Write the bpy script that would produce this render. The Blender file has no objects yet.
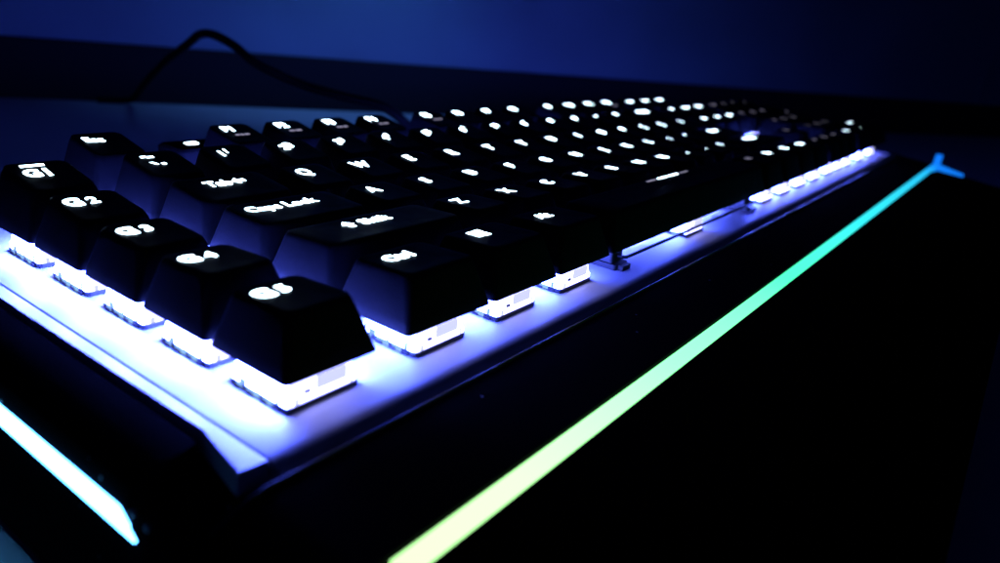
import bpy, bmesh, math, random
from mathutils import Matrix, Vector
random.seed(7)
S = 0.001                      # the scene is measured in millimetres, built in metres
U = 19.05                      # key pitch
PLATE = 33.0                   # switch plate height above the desk
SC = bpy.context.scene
COL = SC.collection

# ------------------------------------------------------------------ materials
def mat(name):
    m = bpy.data.materials.new(name); m.use_nodes = True
    nt = m.node_tree; nt.nodes.clear()
    out = nt.nodes.new('ShaderNodeOutputMaterial')
    return m, nt, out
def plastic(name, col, rough, bump=0.0, bscale=900.0, var=0.25, spec=0.5, dust=False, metal=0.0, coat=0.0):
    m, nt, out = mat(name)
    b = nt.nodes.new('ShaderNodeBsdfPrincipled')
    b.inputs['Metallic'].default_value = metal
    b.inputs['Specular IOR Level'].default_value = spec
    b.inputs['Coat Weight'].default_value = coat
    tc = nt.nodes.new('ShaderNodeTexCoord')
    n = nt.nodes.new('ShaderNodeTexNoise'); n.inputs['Scale'].default_value = bscale * .12; n.inputs['Detail'].default_value = 5
    nt.links.new(tc.outputs['Object'], n.inputs['Vector'])
    mr = nt.nodes.new('ShaderNodeMapRange')
    mr.inputs['To Min'].default_value = rough * (1 - var); mr.inputs['To Max'].default_value = min(1, rough * (1 + var))
    nt.links.new(n.outputs['Fac'], mr.inputs['Value']); nt.links.new(mr.outputs['Result'], b.inputs['Roughness'])
    cm = nt.nodes.new('ShaderNodeMix'); cm.data_type = 'RGBA'
    cm.inputs['A'].default_value = (*[c * (1 - var * .6) for c in col], 1)
    cm.inputs['B'].default_value = (*[min(1, c * (1 + var * .6)) for c in col], 1)
    nt.links.new(n.outputs['Fac'], cm.inputs['Factor'])
    last = cm.outputs['Result']
    if dust:                   # sparse pale dust specks lying on the plastic
        v = nt.nodes.new('ShaderNodeTexVoronoi'); v.inputs['Scale'].default_value = 260.0
        nt.links.new(tc.outputs['Object'], v.inputs['Vector'])
        lt = nt.nodes.new('ShaderNodeMath'); lt.operation = 'LESS_THAN'; lt.inputs[1].default_value = 0.075
        nt.links.new(v.outputs['Distance'], lt.inputs[0])
        sp = nt.nodes.new('ShaderNodeSeparateColor'); nt.links.new(v.outputs['Color'], sp.inputs['Color'])
        gt = nt.nodes.new('ShaderNodeMath'); gt.operation = 'GREATER_THAN'; gt.inputs[1].default_value = 0.82
        nt.links.new(sp.outputs['Red'], gt.inputs[0])
        mu = nt.nodes.new('ShaderNodeMath'); mu.operation = 'MULTIPLY'
        nt.links.new(lt.outputs[0], mu.inputs[0]); nt.links.new(gt.outputs[0], mu.inputs[1])
        dm = nt.nodes.new('ShaderNodeMix'); dm.data_type = 'RGBA'; dm.inputs['B'].default_value = (.3, .3, .3, 1)
        nt.links.new(last, dm.inputs['A']); nt.links.new(mu.outputs[0], dm.inputs['Factor'])
        last = dm.outputs['Result']
    nt.links.new(last, b.inputs['Base Color'])
    if bump:
        n2 = nt.nodes.new('ShaderNodeTexNoise'); n2.inputs['Scale'].default_value = bscale; n2.inputs['Detail'].default_value = 3
        nt.links.new(tc.outputs['Object'], n2.inputs['Vector'])
        bp = nt.nodes.new('ShaderNodeBump'); bp.inputs['Strength'].default_value = bump; bp.inputs['Distance'].default_value = 0.0002
        nt.links.new(n2.outputs['Fac'], bp.inputs['Height']); nt.links.new(bp.outputs['Normal'], b.inputs['Normal'])
    nt.links.new(b.outputs[0], out.inputs[0])
    return m
def glow(name, col, strength, sample=True):
    m, nt, out = mat(name)
    e = nt.nodes.new('ShaderNodeEmission'); e.inputs['Color'].default_value = (*col, 1); e.inputs['Strength'].default_value = strength
    nt.links.new(e.outputs[0], out.inputs[0])
    if not sample: m.cycles.emission_sampling = 'NONE'
    return m
def glow_gradient(name, stops, strength, length):
    """a light bar whose LEDs change colour along its own X axis (0..length mm)"""
    m, nt, out = mat(name)
    tc = nt.nodes.new('ShaderNodeTexCoord'); sx = nt.nodes.new('ShaderNodeSeparateXYZ')
    nt.links.new(tc.outputs['Object'], sx.inputs[0])
    mr = nt.nodes.new('ShaderNodeMapRange'); mr.inputs['From Max'].default_value = length * S
    nt.links.new(sx.outputs['X'], mr.inputs['Value'])
    r = nt.nodes.new('ShaderNodeValToRGB'); cr = r.color_ramp
    cr.elements[0].position, cr.elements[0].color = stops[0][0], (*stops[0][1], 1)
    cr.elements[1].position, cr.elements[1].color = stops[-1][0], (*stops[-1][1], 1)
    for p, c in stops[1:-1]:
        el = cr.elements.new(p); el.color = (*c, 1)
    nt.links.new(mr.outputs['Result'], r.inputs['Fac'])
    e = nt.nodes.new('ShaderNodeEmission'); e.inputs['Strength'].default_value = strength
    nt.links.new(r.outputs['Color'], e.inputs['Color']); nt.links.new(e.outputs[0], out.inputs[0])
    return m

LED = (0.065, 0.105, 1.0)
M = dict(
    cap=plastic('black_keycap_plastic', (.005, .005, .006), .5, bump=.25, bscale=2500, var=.3, spec=.04),
    case=plastic('black_case_plastic', (.007, .007, .008), .5, bump=.3, bscale=1800, var=.3, spec=0.0, dust=True),
    rest=plastic('black_wrist_rest_plastic', (.002, .002, .0024), .65, bump=.3, bscale=1800, var=.25, spec=0.0),
    plate=plastic('white_painted_plate', (.72, .72, .76), .45, bump=.12, bscale=1500, var=.12),
    trim=plastic('black_gloss_trim', (.012, .012, .013), .35, var=.1, spec=.2),
    base=plastic('black_switch_base', (.015, .015, .016), .5),
    wire=plastic('steel_wire', (.45, .45, .47), .35, metal=1.0),
    cable=plastic('black_cable_sleeve', (.0025, .0025, .003), .7, bump=.6, bscale=2600, spec=.05),
    desk=plastic('grey_desk_laminate', (.42, .43, .45), .55, bump=.1, bscale=500, var=.25),
    panel=plastic('black_back_panel', (.014, .014, .014), .8, var=.3, bscale=60, spec=.1),
    wall=plastic('painted_wall', (.15, .24, .27), .85, bump=.3, bscale=110, var=.4),
    clear=glow('lit_clear_housing', LED, 85.0), clear_macro=glow('lit_clear_housing_bright', (.074, .116, 1.0), 175.0), clear_front=glow('lit_clear_housing_front', (.30, .31, 1.0), 8.0),
    clear_faint=glow('lit_clear_faint', (.32, .58, 1.0), .95),
    clear_dim=glow('lit_clear_housing_dim', (.52, .55, 1.0), 1.3),
    legend=glow('lit_legend', (.60, .84, 1.0), 13.0, sample=False),
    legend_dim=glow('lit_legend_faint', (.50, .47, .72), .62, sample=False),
    bar_front=glow_gradient('lit_front_bar', [(0, (.47, 1, .36)), (.05, (.44, 1, .38)), (.16, (.22, 1, .38)), (.32, (.05, .74, .34)), (.52, (.02, .46, .50)),
                                              (.88, (.01, .28, .50)), (.955, (.004, .15, .50)), (1, (.002, .08, .50))], 2.1, 476),
    bar_left=glow('lit_left_bar', (.09, .42, 1.0), 14),
)

# ------------------------------------------------------------------ mesh helpers
def obj(name, bm, mats, parent=None, loc=(0, 0, 0), smooth=True, angle=35):
    me = bpy.data.meshes.new(name)
    for v in bm.verts: v.co *= S
    bmesh.ops.recalc_face_normals(bm, faces=bm.faces[:])
    for f in bm.faces: f.smooth = smooth
    bm.to_mesh(me); bm.free()
    for m in (mats if isinstance(mats, (list, tuple)) else [mats]): me.materials.append(m)
    if smooth: me.set_sharp_from_angle(angle=math.radians(angle))
    return link(name, me, parent, loc)
def link(name, me, parent, loc=(0, 0, 0)):
    o = bpy.data.objects.new(name, me); COL.objects.link(o)
    o.location = Vector(loc) * S
    if parent: o.parent = parent
    return o
def add_box(bm, x0, x1, y0, y1, z0, z1, mi=0):
    v = [bm.verts.new(p) for p in ((x0, y0, z0), (x1, y0, z0), (x1, y1, z0), (x0, y1, z0), (x0, y0, z1), (x1, y0, z1), (x1, y1, z1), (x0, y1, z1))]
    for q in ((0, 3, 2, 1), (4, 5, 6, 7), (0, 1, 5, 4), (1, 2, 6, 5), (2, 3, 7, 6), (3, 0, 4, 7)):
        bm.faces.new([v[i] for i in q]).material_index = mi
def add_loft(bm, rings, cap0=True, cap1=True, mi=0):
    vr = [[bm.verts.new(p) for p in r] for r in rings]; n = len(rings[0]); fs = []
    for a, b in zip(vr, vr[1:]):
        for i in range(n):
            j = (i + 1) % n
            f = bm.faces.new((a[i], a[j], b[j], b[i])); f.material_index = mi; fs.append(f)
    if cap0: bm.faces.new(vr[0][::-1]).material_index = mi
    if cap1: bm.faces.new(vr[-1]).material_index = mi
    return vr
def rrect(a, b, r, cx=0, cy=0, n=4):
    pts = []
    for sx, sy, a0 in ((1, 1, 0), (-1, 1, 90), (-1, -1, 180), (1, -1, 270)):
        for k in range(n + 1):
            t = math.radians(a0 + 90 * k / n)
            pts.append((cx + sx * (a - r) + r * math.cos(t), cy + sy * (b - r) + r * math.sin(t)))
    return pts
def add_tube(bm, pts, r, n=10, mi=0):
    P = [Vector(p) for p in pts]; rings = []; up = Vector((0, 0, 1))
    for i, p in enumerate(P):
        t = (P[min(i + 1, len(P) - 1)] - P[max(i - 1, 0)]).normalized()
        a = t.cross(up)
        if a.length < 1e-4: a = Vector((1, 0, 0))
        a.normalize(); b = a.cross(t)
        rings.append([p + r * (math.cos(2 * math.pi * k / n) * a + math.sin(2 * math.pi * k / n) * b) for k in range(n)])
    add_loft(bm, rings, mi=mi)
def spline(pts, k=8):
    P = [Vector(p) for p in pts]; P = [2 * P[0] - P[1]] + P + [2 * P[-1] - P[-2]]; out = []
    for i in range(1, len(P) - 2):
        for j in range(k):
            t = j / k
            out.append(.5 * ((2 * P[i]) + (-P[i - 1] + P[i + 1]) * t + (2 * P[i - 1] - 5 * P[i] + 4 * P[i + 1] - P[i + 2]) * t * t
                             + (-P[i - 1] + 3 * P[i] - 3 * P[i + 1] + P[i + 2]) * t ** 3))
    out.append(P[-2]); return out
def bevel(o, w, seg=2):
    b = o.modifiers.new('bevel', 'BEVEL'); b.width = w * S; b.segments = seg; b.limit_method = 'ANGLE'; b.angle_limit = math.radians(25)

# ------------------------------------------------------------------ the keyboard
BASE = Vector((226, 27, 0))
kb = bpy.data.objects.new('keyboard', None); COL.objects.link(kb)
kb.empty_display_size = .05
kb.location = BASE * S
kb['label'] = 'black mechanical keyboard with glowing white key legends and lit edge bars, on the desk'
kb['category'] = 'keyboard'
OFF = Vector((-BASE.x, -BASE.y, PLATE))        # plate coordinates -> keyboard's own coordinates
def K(x, y, z=0): return (x + OFF.x, y + OFF.y, z + OFF.z)

G = 0.3015 + 1.0                                # main block starts this many units right of the macro column
ROWY = {0: 5.5 + .305, 1: 4.5, 2: 3.5, 3: 2.5, 4: 1.5, 5: .5}
ZLEG = {0: 17.2, 1: 17.3, 2: 15.4, 3: 14.7, 4: 15.0, 5: 15.0}     # height of the key top under the legend
TILT = {0: .20, 1: .19, 2: .12, 3: .03, 4: -.06, 5: -.06}
LX, LY = -1.87, 3.39                            # legends sit up and left of the key's middle
ZCAP = 6.1                                      # lower rim of the keycaps

def top_z(row, x, y, a, b=7.0):
    z0 = ZLEG[row] - LY * TILT[row]
    f = min(1, max(abs(x) / (a - .5), abs(y - .75) / (b - .5)))
    return z0 + TILT[row] * y - .3 * (1 - f * f)
CAPS = {}
def cap_mesh(w, row, h=1.0):
    key = (w, row, h)
    if key in CAPS: return CAPS[key]
    bm = bmesh.new()
    ex, ey = (w - 1) * U / 2, (h - 1) * U / 2
    A0, B0 = 9.05 + ex, 9.05 + ey; A1, B1 = 6.35 + ex, 7.0 + ey; cy = .75
    zt = lambda y: ZLEG[row] - LY * TILT[row] + TILT[row] * y
    rings = []
    for (a, b, r) in ((A0 - 1.7, B0 - 1.7, .8),):                         # hollow underside
        rings.append([(x, y, 11.0) for x, y in rrect(a - .8, b - .8, r)])
        rings.append([(x, y, ZCAP) for x, y in rrect(a, b, r)])
    for t in (0, .03, .25, .5, .75, .92):
        a, b = A0 + (A1 - A0) * t, B0 + (B1 - B0) * t
        if t == 0: a -= .12; b -= .12
        rings.append([(x, y, ZCAP + (zt(y) - .35 - ZCAP) * t) for x, y in rrect(a, b, .9 + 1.0 * t, 0, cy * t)])
    rings.append([(x, y, zt(y) - .18) for x, y in rrect(A1 - .12, B1 - .12, 2.0, 0, cy)])
    rings.append([(x, y, zt(y) - .02) for x, y in rrect(A1 - .5, B1 - .5, 1.9, 0, cy)])
    for f in (.86, .7, .5, .3, .12):
        rings.append([(x, y, top_z(row, x, y, A1, B1)) for x, y in rrect((A1 - .5) * f, (B1 - .5) * f, 1.7 * f, 0, cy)])
    add_loft(bm, rings)
    o = obj('keycap', bm, M['cap'], angle=50); me = o.data; bpy.data.objects.remove(o)
    CAPS[key] = me
    return me

def housing_mesh():
    """clear switch housing over a black base; glows from the LED inside"""
    bm = bmesh.new()
    r = lambda a, z, rr=.7: [(x, y, z) for x, y in rrect(a, a, rr, n=2)]
    add_loft(bm, [r(7.0, .02), r(7.0, .95)], mi=0)                        # black base flange
    for y in (-4.6, -1.6, 1.6, 4.6):                                     # clip lugs along the sides
        for s in (-1, 1): add_box(bm, s * 7.0 - .25, s * 7.0 + .25, y - .75, y + .75, .02, .55, 0)
    add_loft(bm, [r(6.85, .96), r(6.85, 1.9), r(6.6, 2.2), r(6.1, 5.4), r(5.4, 6.6)], mi=1)
    add_box(bm, -1.3, 4.3, -6.95, -6.5, 2.3, 4.3, 2); add_box(bm, -5.6, -4.9, -6.98, -6.6, 1.0, 2.0, 2); add_box(bm, 5.2, 5.6, -6.98, -6.6, 1.0, 2.1, 2)                     # front window and chips, a dimmer glow set in their colour
    add_box(bm, -3.7, -2.7, -6.93, -6.6, 2.3, 2.8, 0)
    for s in (-1, 1):                                                    # glowing tabs standing for light through gaps in the dark base
        for y, d in ((-2.6, 1.1), (.9, 1.5), (4.3, .6)):
            add_box(bm, s * 7.06 - .1, s * 7.06 + .1, y - d, y + d, .2, .97, 4)
    for s in (-1, 1):                                                    # moulding ribs in the clear side walls
        for y0, y1, z1 in ((-5.0, -4.3, 2.1), (-.5, 0, 1.7), (2.9, 4.4, 1.9), (5.3, 5.6, 2.3)):
            add_box(bm, s * 6.8 - .12, s * 6.8 + .12, y0, y1, 1.0, z1, 4)
    bm.normal_update()
    for f in bm.faces:                                                   # the LED sits at the back: the front wall gives less light
        if f.material_index == 1 and f.normal.y < -.7: f.material_index = 3
    o = obj('switch_housing', bm, [M['base'], M['clear'], M['clear_dim'], M['clear_front'], M['clear_faint']], smooth=False); me = o.data; bpy.data.objects.remove(o)
    return me
HOUSING = housing_mesh()
HOUSING_MACRO = HOUSING.copy(); HOUSING_MACRO.materials[1] = M['clear_macro']

# ---- legends
def text_polys(txt, height, bold=.1):
    cu = bpy.data.curves.new('legend_text', 'FONT'); cu.body = txt; cu.size = 1.0; cu.resolution_u = 3
    cu.offset = bold * .32
    o = bpy.data.objects.new('legend_text', cu); COL.objects.link(o)
    dg = bpy.context.evaluated_depsgraph_get(); dg.update()
    me = bpy.data.meshes.new_from_object(o.evaluated_get(dg))
    vs = [v.co.copy() for v in me.vertices]; fs = [tuple(p.vertices) for p in me.polygons]
    bpy.data.objects.remove(o); bpy.data.meshes.remove(me); bpy.data.curves.remove(cu)
    k = height / .73
    vs = [(v.x * k, v.y * k) for v in vs]
    x0, x1 = min(v[0] for v in vs), max(v[0] for v in vs)
    return [(x - x0, y) for x, y in vs], fs, x1 - x0
def rects(rs): 
    vs, fs = [], []
    for x0, x1, y0, y1 in rs:
        n = len(vs); vs += [(x0, y0), (x1, y0), (x1, y1), (x0, y1)]; fs.append((n, n + 1, n + 2, n + 3))
    return vs, fs
def poly(pts): return list(pts), [tuple(range(len(pts)))]
def merge(*parts):
    vs, fs = [], []
    for (v, f), dx, dy in parts:
        n = len(vs); vs += [(x + dx, y + dy) for x, y in v]; fs += [tuple(i + n for i in q) for q in f]
    return vs, fs
def word(txt, h, dx=0, dy=0, bold=.11):
    v, f, w = text_polys(txt, h, bold); return (v, f), dx - w / 2, dy - h / 2
ARROW = poly([(-1.6, 0), (0, 1.9), (1.6, 0), (.7, 0), (.7, -1.7), (-.7, -1.7), (-.7, 0)])
def rot(shape, deg):
    c, s = math.cos(math.radians(deg)), math.sin(math.radians(deg))
    return [(x * c - y * s, x * s + y * c) for x, y in shape[0]], shape[1]
WINDOW = rects([(-2, -.2, .2, 1.8), (.2, 2, .2, 1.9), (-2, -.2, -1.8, -.2), (.2, 2, -1.9, -.2)])
MENU = rects([(-1.8, 1.8, 1.1, 1.7), (-1.8, 1.8, -.3, .3), (-1.8, 1.8, -1.7, -1.1)])
def legend(parent, shape, row, w, h=1.0, m='legend', name='legend'):
    A1 = 6.35 + (w - 1) * U / 2; B1 = 7.0 + (h - 1) * U / 2
    bm = bmesh.new(); vs = [bm.verts.new((x, y, top_z(row, x, y, A1, B1) + .1)) for x, y in shape[0]]
    for f in shape[1]:
        try: bm.faces.new([vs[i] for i in f])
        except ValueError: pass
    bmesh.ops.recalc_face_normals(bm, faces=bm.faces[:])
    for f in bm.faces:
        if f.normal.z < 0: f.normal_flip()
    me = bpy.data.meshes.new(name)
    for v in bm.verts: v.co *= S
    bm.to_mesh(me); bm.free(); me.materials.append(M[m])
    return link(name, me, parent)

def key(kind, cx, row, w, shapes, h=1.0, cyu=None, housing=True, m='legend'):
    """one key: its cap, with the legend and the switch housing below it as sub-parts"""
    y = (ROWY[row] if cyu is None else cyu) * U
    o = link(kind, cap_mesh(w, row, h), kb, K(cx * U, y))
    first = True
    for sh in shapes:
        mm = m
        if isinstance(sh, dict): mm, sh = sh['m'], sh['s']
        legend(o, sh, row, w, h, mm, 'legend' if first else 'second_legend'); first = False
    if housing: link('switch_housing', HOUSING_MACRO if kind == 'macro_key' else HOUSING, o)
    return o
def L(*parts): return merge(*parts)

# macro column
for i, row in enumerate((1, 2, 3, 4, 5)):
    parts = [word('G', 3.6, LX - 1.5, LY + .1, .10), word(str(i + 1), 2.8, LX + 2.2, LY + .1, .10)]
    if i == 0: parts.append((rects([(-2.1, 2.2, -.45, .45)]), LX + .6, LY + 4.2 - 1.0))
    if i == 0: parts = [word('G1', 3.4, LX + .2, LY - .9), (rects([(-2.4, 2.2, -.42, .42)]), LX + .9, LY + 2.3)]
    key('macro_key', .5, row, 1, [L(*parts)])
def mk(kind, start, row, w, *shapes, **kw): return key(kind, G + start + w / 2, row, w, shapes, **kw)
# function row
mk('escape_key', 0, 0, 1, L(word('Esc', 2.7, LX - .2, LY + .2)))
fx = [2, 3, 4, 5, 6.5, 7.5, 8.5, 9.5, 11, 12, 13, 14]
icons = [rects([(-2.2, -.8, -.5, .5), (-.4, .5, -.6, .6), (.9, 2.4, -.5, .5)]), rects([(-2.3, -.2, -.5, .5), (.2, 2.3, -.55, .55)]),
         rects([(-2.3, .2, -.5, .5), (.6, 2.2, -.55, .55)]), rects([(-2.2, -.6, -.55, .55), (-.2, 2.2, -.5, .5)])]
for i, x in enumerate(fx):
    sh = [L(word('F%d' % (i + 1), 3.1, LX - .1, LY + .9))]
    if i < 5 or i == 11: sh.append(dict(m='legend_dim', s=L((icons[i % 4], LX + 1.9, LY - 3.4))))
    mk('function_key', x, 0, 1, *sh)
# number row
mk('grave_key', 0, 1, 1, L((rects([(-1.6, -.3, -.2, .6), (-.3, 1.4, -.5, .3)]), LX + .2, LY + 1.3), (poly([(-.9, .8), (.1, .8), (.8, -.6), (.1, -.6)]), LX - .1, LY - 2.2),
                           (rects([(-.5, .5, -.5, .5)]), LX + 1.9, LY - 2.6)))
for i, (a, b) in enumerate(zip('1234567890', '!@#$%^&*()')):
    mk('number_key', 1 + i, 1, 1, L(word(a, 3.0, LX - .7, LY - .4), word(b, 2.2, LX + 1.2, LY + .8)))
mk('symbol_key', 11, 1, 1, L((rects([(-1.3, 1.3, -.4, .4)]), LX, LY)))
mk('symbol_key', 12, 1, 1, L((rects([(-1.3, 1.3, .4, 1.1), (-1.3, 1.3, -1.1, -.4)]), LX, LY)))
mk('backspace_key', 13, 1, 2, L((rot(ARROW, 90), -6.3, LY), word('Back', 2.8, 0, LY)))
# letter rows
mk('tab_key', 0, 2, 1.5, L(word('Tab', 3.0, LX, LY), (rot(ARROW, 90), LX + 5.2, LY)))
for i, c in enumerate('QWERTYUIOP'): mk('letter_key', 1.5 + i, 2, 1, L(word(c, 3.7, LX, LY)))
mk('symbol_key', 11.5, 2, 1, L(word('[', 3.4, LX, LY))); mk('symbol_key', 12.5, 2, 1, L(word(']', 3.4, LX, LY)))
mk('symbol_key', 13.5, 2, 1.5, L(word('\\', 3.2, LX, LY)))
mk('caps_lock_key', 0, 3, 1.75, L(word('Caps Lock', 3.0, LX, LY)))
for i, c in enumerate('ASDFGHJKL'): mk('letter_key', 1.75 + i, 3, 1, L(word(c, 3.7, LX, LY)))
mk('symbol_key', 10.75, 3, 1, L(word(';', 3.2, LX, LY))); mk('symbol_key', 11.75, 3, 1, L(word("'", 3.6, LX, LY - .5)))
mk('enter_key', 12.75, 3, 2.25, L(word('Enter', 2.9, LX + 1, LY)))
mk('shift_key', 0, 4, 2.25, L((ARROW, LX - 3.6, LY), word('Shift', 3.2, LX + 3.4, LY)))
for i, c in enumerate('ZXCVBNM'): mk('letter_key', 2.25 + i, 4, 1, L(word(c, 3.7, LX, LY)))
for i, c in enumerate(',./'): mk('symbol_key', 9.25 + i, 4, 1, L(word(c, 3.4, LX, LY)))
mk('shift_key', 12.25, 4, 2.75, L((ARROW, LX - 3.6, LY), word('Shift', 3.2, LX + 3.4, LY)))
# bottom row
mk('control_key', 0, 5, 1.25, L(word('Ctrl', 3.0, LX, LY)))
mk('system_key', 1.25, 5, 1.25, L((WINDOW, LX, LY)))
mk('alt_key', 2.5, 5, 1.25, L(word('Alt', 3.0, LX, LY)))
sp = mk('space_bar', 3.75, 5, 6.25, dict(m='legend', s=L((rects([(-5.2, 1.4, -.4, .4), (2.9, 9.4, -.4, .4)]), 0.8, 6.3))),
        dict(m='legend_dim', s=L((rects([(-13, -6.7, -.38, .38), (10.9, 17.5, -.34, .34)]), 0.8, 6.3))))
for s in (-1, 1):
    bm = bmesh.new(); x = s * 50.0
    add_loft(bm, [[(a, b, z) for a, b in rrect(w, d, .6, x, -1.0, 2)] for w, d, z in ((3.4, 6.6, .02), (3.4, 6.6, 1.4), (3.0, 5.2, 1.6), (2.9, 4.8, 7.0))])
    add_box(bm, x - 2.2, x + 2.2, -9.0, -6.5, .02, 1.3)
    obj('stabilizer', bm, M['base'], sp, smooth=False)
bm = bmesh.new(); add_tube(bm, [(-50, -4, 3.0), (-50, -7.4, 3.0), (-49.2, -8.1, 3.0), (49.2, -8.1, 3.0), (50, -7.4, 3.0), (50, -4, 3.0)], .45, 8)
obj('stabilizer_wire', bm, M['base'], sp)
for x in (-38, -22, 18, 34):                                           # LEDs added to brighten the plate under the long bar
    bm = bmesh.new(); add_loft(bm, [[(a, b, z) for a, b in rrect(2.4 - q, 1.5 - q, .4, x, 2.5)] for z, q in ((.03, 0), (2.2, .3))])
    obj('fill_led', bm, M['clear_macro'], sp, smooth=False)
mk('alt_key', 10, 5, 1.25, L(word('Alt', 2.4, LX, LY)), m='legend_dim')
mk('fn_key', 11.25, 5, 1.25, L(word('Fn', 3.2, LX, LY)))
mk('menu_key', 12.5, 5, 1.25, L((MENU, LX, LY)))
mk('control_key', 13.75, 5, 1.25, L(word('Ctrl', 3.0, LX, LY)))
# navigation block
for r, names in ((0, ('PrtSc', 'ScrLk', 'Pause')), (1, ('Ins', 'Home', 'PgUp')), (2, ('Del', 'End', 'PgDn'))):
    for i, n in enumerate(names): mk('navigation_key', 15.25 + i, r, 1, L(word(n, 2.2, 0, LY)), m='legend')
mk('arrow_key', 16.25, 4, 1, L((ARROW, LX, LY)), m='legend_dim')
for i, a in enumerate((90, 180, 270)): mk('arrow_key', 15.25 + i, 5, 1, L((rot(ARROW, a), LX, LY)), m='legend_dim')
# number pad
NP = 18.5
for r, chars in ((1, ('Num', '/', '*', '-')), (2, '789'), (3, '456'), (4, '123')):
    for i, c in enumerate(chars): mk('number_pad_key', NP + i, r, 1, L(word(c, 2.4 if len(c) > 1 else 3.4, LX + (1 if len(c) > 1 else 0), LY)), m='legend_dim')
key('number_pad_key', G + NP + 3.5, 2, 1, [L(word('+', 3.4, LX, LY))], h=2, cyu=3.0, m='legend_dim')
key('number_pad_key', G + NP + 3.5, 4, 1, [L(word('Ent', 2.4, 0, LY))], h=2, cyu=1.0)
mk('number_pad_key', NP, 5, 2, L(word('0', 3.4, LX - 4, LY))); mk('number_pad_key', NP + 2, 5, 1, L(word('.', 3.6, LX, LY)))

# ---- white switch plate: flat top, front edge rolled down into the gutter, left edge with its own bevelled rim
X0, X1, YB = -5.6, 451.0, 128.0
bm = bmesh.new()
prof = [(YB, 0), (60, 0), (-3.2, 0), (-4.6, -.25), (-5.6, -.9), (-6.2, -1.8), (-6.3, -3.4), (-5.6, -3.4), (YB, -3.4)]
add_loft(bm, [[(x, y, z) for y, z in prof] for x in (X0, X1)])
plate = obj('switch_plate', bm, M['plate'], kb, K(0, 0))
bm = bmesh.new()
secs = [(YB, -9.0, .3), (60, -9.0, .3), (6.8, -8.4, .3), (4.5, -9.0, .33), (-4.4, -10.8, .4)]
add_loft(bm, [[(X0 - .45, y, -.05), (xo + .3, y, zo), (xo, y, zo - .4), (xo, y, -3.4), (X0 - .45, y, -3.4)] for y, xo, zo in secs])
obj('plate_rim', bm, M['plate'], kb, K(0, 0), angle=50)

# ---- black case: body, left/right chamfers, front apron with a thin raised lip
bm = bmesh.new()
XL, XR = -20.0, 472.0
body = [(XL + 1, -32), (XL, -31), (XL, -9.6), (XL + .25, -9.3), (XL + .25, -6.0), (XL + .2, -5.5), (-19, -2.7), (-15, -.95), (-9.9, -.2), (-9.9, -3.6),
        (XR - 11, -3.6), (XR - 11, -.6), (XR - .5, -5), (XR, -10), (XR, -31), (XR - 1, -32)]
add_loft(bm, [[(x, y, z) for x, z in body] for y in (5.5, 134)])
add_box(bm, -9.3, XR - 11.1, 128.4, 133.9, -3.5, .4)
add_box(bm, X1 + .4, XR - 11.05, -8, 128.3, -3.58, -.3)
def apron(drop, cut=0):
    return [(5.4, -32), (5.4, -3.7 - drop), (-7.5, -3.7 - drop), (-7.5, -1.0 - drop), (-8.6, -1.0 - drop),
            (-13, -1.5 - drop), (-26.1, -2.75 - drop), (-26.1, -32)]
add_loft(bm, [[(x, y, z) for y, z in apron(d)] for x, d in ((XL, 4.2), (XL + 3, 2.6), (-11.2, .25), (-9.0, 0), (XR - 11, 0), (XR - 3, 2.0), (XR, 4.0))])
case = obj('case', bm, M['case'], kb, K(0, 0), angle=30)
bevel(case, .35)
for x, y in ((XL + 12, 20), (XL + 12, 120), (XR - 12, 20), (XR - 12, 120)):
    bm = bmesh.new(); add_loft(bm, [[(x + 6 * math.cos(t * math.pi / 8), y + 6 * math.sin(t * math.pi / 8), z) for t in range(16)] for z in (-33, -32.02)])
    obj('rubber_foot', bm, M['base'], kb, K(0, 0))
bm = bmesh.new()
add_loft(bm, [[(x, y, z - d) for y, z in ((-7.75, -1.0), (-7.75, -.65), (-7.9, -.5), (-8.2, -.5), (-8.35, -.75), (-8.35, -1.0))] for x, d in ((XL + 3.2, 2.6), (-11.2, .25), (-9.0, 0), (XR - 11, 0), (XR - 3, 2.0))])
obj('front_trim', bm, M['trim'], case)
for y, z in ((4.0, -5.2), (.6, -5.6)):
    bm = bmesh.new()
    add_loft(bm, [[(x, y + q * math.cos(t * math.pi / 4), z + q * math.sin(t * math.pi / 4)) for t in range(8)] for q, x in ((.5, XL + .3), (.5, XL - .15), (.3, XL - .3))])
    obj('screw', bm, M['wire'], case)
# ---- wrist rest with its front light bar
bm = bmesh.new()
def rest(d):
    return [(-26.5, -32.2), (-26.5, -5.6 - d), (-30.2, -5.6 - d), (-30.2, -3.0 - d), (-30.6, -2.75 - d), (-50, -4.2 - d), (-70, -7.0 - d), (-77, -8.8 - d), (-79.4, -10.6 - d),
            (-80.2, -13 - d), (-81.8, -32.2)]
add_loft(bm, [[(x, y, z) for y, z in rest(d)] for x, d in ((XL, 3.8), (XL + 3, 2.2), (-10.5, .2), (-8, 0), (425, 0), (466, 3.8), (XR - 1, 4.4), (XR, 6.0))])
wr = obj('wrist_rest', bm, M['rest'], kb, K(0, 0), angle=30)
bevel(wr, .4)
bm = bmesh.new()
add_box(bm, 0, 470.0, -29.85, -26.85, -6.5, -2.7)
add_loft(bm, [[(x, y, z) for x, y, z in ((470.02, -30.4, z0 - 3), (470.02, -26.7, z0 - 3), (470.02 + dx, -26.7, z0), (470.02 + dx, -30.4, z0))] for z0, dx in ((-2.6, 1.6), (3.0, 2.4))])
add_loft(bm, [[(x - 2.0, y, z), (x + 2.0, y, z), (x + 2.0, y, z - 3), (x - 2.0, y, z - 3)] for x, y, z in ((469.5, -30.1, -2.75), (470.2, -36, -4.3), (471.0, -44.0, -6.1))])
obj('light_bar', bm, M['bar_front'], wr, (-6.2, 0, 0), smooth=False)
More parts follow.
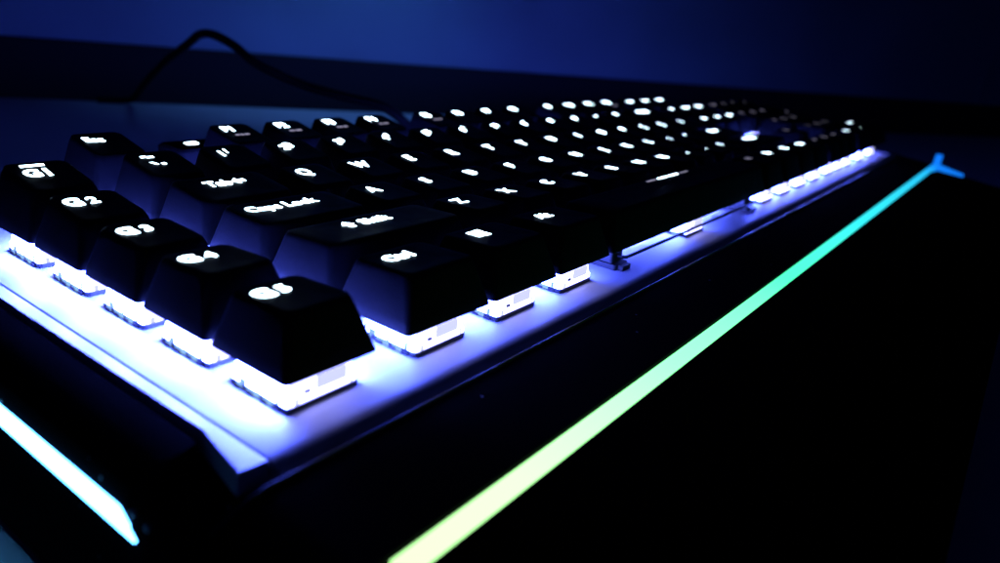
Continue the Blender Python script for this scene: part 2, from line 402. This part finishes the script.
# ---- left light bar set into the case side
bm = bmesh.new()
add_loft(bm, [[(XL - .4, y0, -6.0), (XL - .4, y1, -9.2), (XL + .2, y1, -9.2), (XL + .2, y0, -6.0)] for y0, y1 in ((7.4, 3.4), (133, 133))])
obj('light_bar', bm, M['bar_left'], case, (0, 0, 0), smooth=False)
# ---- lit media button on a small pod behind the function row
bm = bmesh.new(); add_loft(bm, [[(x, y, z) for x, y in rrect(9 - q, 7 - q, 2, 74, 137)] for z, q in ((-30, 0), (7.6, 0), (8.4, .8))])
pod = obj('media_button', bm, M['case'], kb, K(0, 0))
bm = bmesh.new(); add_loft(bm, [[(x, y, z) for x, y in rrect(1.9, 1.3, .5, 73.5, 138)] for z in (8.42, 8.6)])
obj('legend', bm, M['legend'], pod)
# ---- USB cable looping up behind the keyboard
bm = bmesh.new()
pts = spline([(196, 134, -15), (190, 139, -7), (184, 148, 5), (179, 160, 12.2), (175, 180, 13.6), (170.5, 205, 15.8), (160, 222, 22.3), (157.6, 235, 28.6), (156.5, 250, 32.0),
              (161, 268, 30.2), (166.5, 285, 25), (187.7, 345, 7.8), (205, 400, -13), (214, 430, -26.5), (213, 444, -30.7), (200, 452, -31)])
add_tube(bm, pts, 2.1, 10)
obj('cable', bm, M['cable'], kb, K(0, 0), angle=80)
bm = bmesh.new(); add_loft(bm, [[(196 + r * math.cos(t * math.pi / 6), y, -15 + r * math.sin(t * math.pi / 6)) for t in range(12)] for r, y in ((4, 133.9), (4, 136), (2.6, 142))])
obj('strain_relief', bm, M['cable'], kb, K(0, 0))

# ------------------------------------------------------------------ the setting
def structure(o): o['kind'] = 'structure'; return o
D = math.radians(-27.7)
e = Vector((math.cos(D), math.sin(D), 0)); nrm = Vector((-e.y, e.x, 0))        # along the wall / away from us
A = Vector((153.4, 486.9, 0))
def W(s, t, z): p = A + e * s + nrm * t; return (p.x, p.y, z)
bm = bmesh.new()
q = [W(-1500, -1.5, 0), W(2200, -1.5, 0), W(2200, -1500, 0), W(-1500, -1500, 0)]
add_loft(bm, [[(x, y, z) for x, y, _ in q] for z in (-25, 0)])
structure(obj('desk_top', bm, M['desk'], smooth=False))
bm = bmesh.new()
add_loft(bm, [[(x, y, z) for x, y, _ in (W(-1500, 0, 0), W(2200, 0, 0), W(2200, 4, 0), W(-1500, 4, 0))] for z in (-25, 39.5)])
pn = structure(obj('back_panel', bm, M['panel'], smooth=False)); bevel(pn, 1)
bm = bmesh.new()
add_loft(bm, [[(x, y, z) for x, y, _ in (W(-1500, 6, 0), W(1050, 6, 0), W(1050, 160, 0), W(-1500, 160, 0))] for z in (-700, 1500)])
structure(obj('wall', bm, M['wall'], smooth=False))
bm = bmesh.new()
add_loft(bm, [[(x, y, z) for x, y, _ in (W(1052, 5, 0), W(2200, 5, 0), W(2200, 160, 0), W(1052, 160, 0))] for z in (-700, 1500)])
structure(obj('wall', bm, M['wall'], smooth=False))

# ------------------------------------------------------------------ light
w = bpy.data.worlds.new('World'); SC.world = w; w.use_nodes = True
bg = w.node_tree.nodes['Background']; bg.inputs['Color'].default_value = (.06, .12, 1, 1); bg.inputs['Strength'].default_value = .012
def spot(name, loc, target, power, col, angle, blend=1.0, size=60):
    l = bpy.data.lights.new(name, 'SPOT'); l.energy = power; l.color = col; l.spot_size = math.radians(angle); l.spot_blend = blend; l.shadow_soft_size = size * S
    o = bpy.data.objects.new(name, l); COL.objects.link(o); o.location = Vector(loc) * S
    o.rotation_euler = (Vector(target) - Vector(loc)).to_track_quat('-Z', 'Y').to_euler(); return o
spot('wall_fill_spot', W(255, -90, 320), W(235, 5, 85), 2.1, (.09, .30, 1.0), 60)  # added unseen spot that throws blue light on the wall

# ------------------------------------------------------------------ camera
cam = bpy.data.cameras.new('camera'); co = bpy.data.objects.new('camera', cam); COL.objects.link(co); SC.camera = co
px, py, pz, yaw, pitch, roll, f = -57.7212, -72.6144, 58.5209, .9748, -.3553, .1137, 736.62
fw = Vector((math.cos(pitch) * math.sin(yaw), math.cos(pitch) * math.cos(yaw), math.sin(pitch)))
rt = Vector((math.cos(yaw), -math.sin(yaw), 0)); up = rt.cross(fw)
rt, up = rt * math.cos(roll) + up * math.sin(roll), up * math.cos(roll) - rt * math.sin(roll)
mw = Matrix((rt, up, -fw)).transposed().to_4x4(); mw.translation = Vector((px, py, pz + PLATE)) * S
co.matrix_world = mw
cam.sensor_width = 36; cam.lens = f / 1000 * 36
cam.clip_start = .002; cam.clip_end = 20
cam.dof.use_dof = True; cam.dof.focus_distance = .165; cam.dof.aperture_fstop = 14
SC.view_settings.view_transform = 'Standard'; SC.view_settings.look = 'None'; SC.view_settings.exposure = 0; SC.view_settings.gamma = 1
SC.render.engine = 'CYCLES'
SC.cycles.use_denoising = True
SC.cycles.sample_clamp_indirect = 4
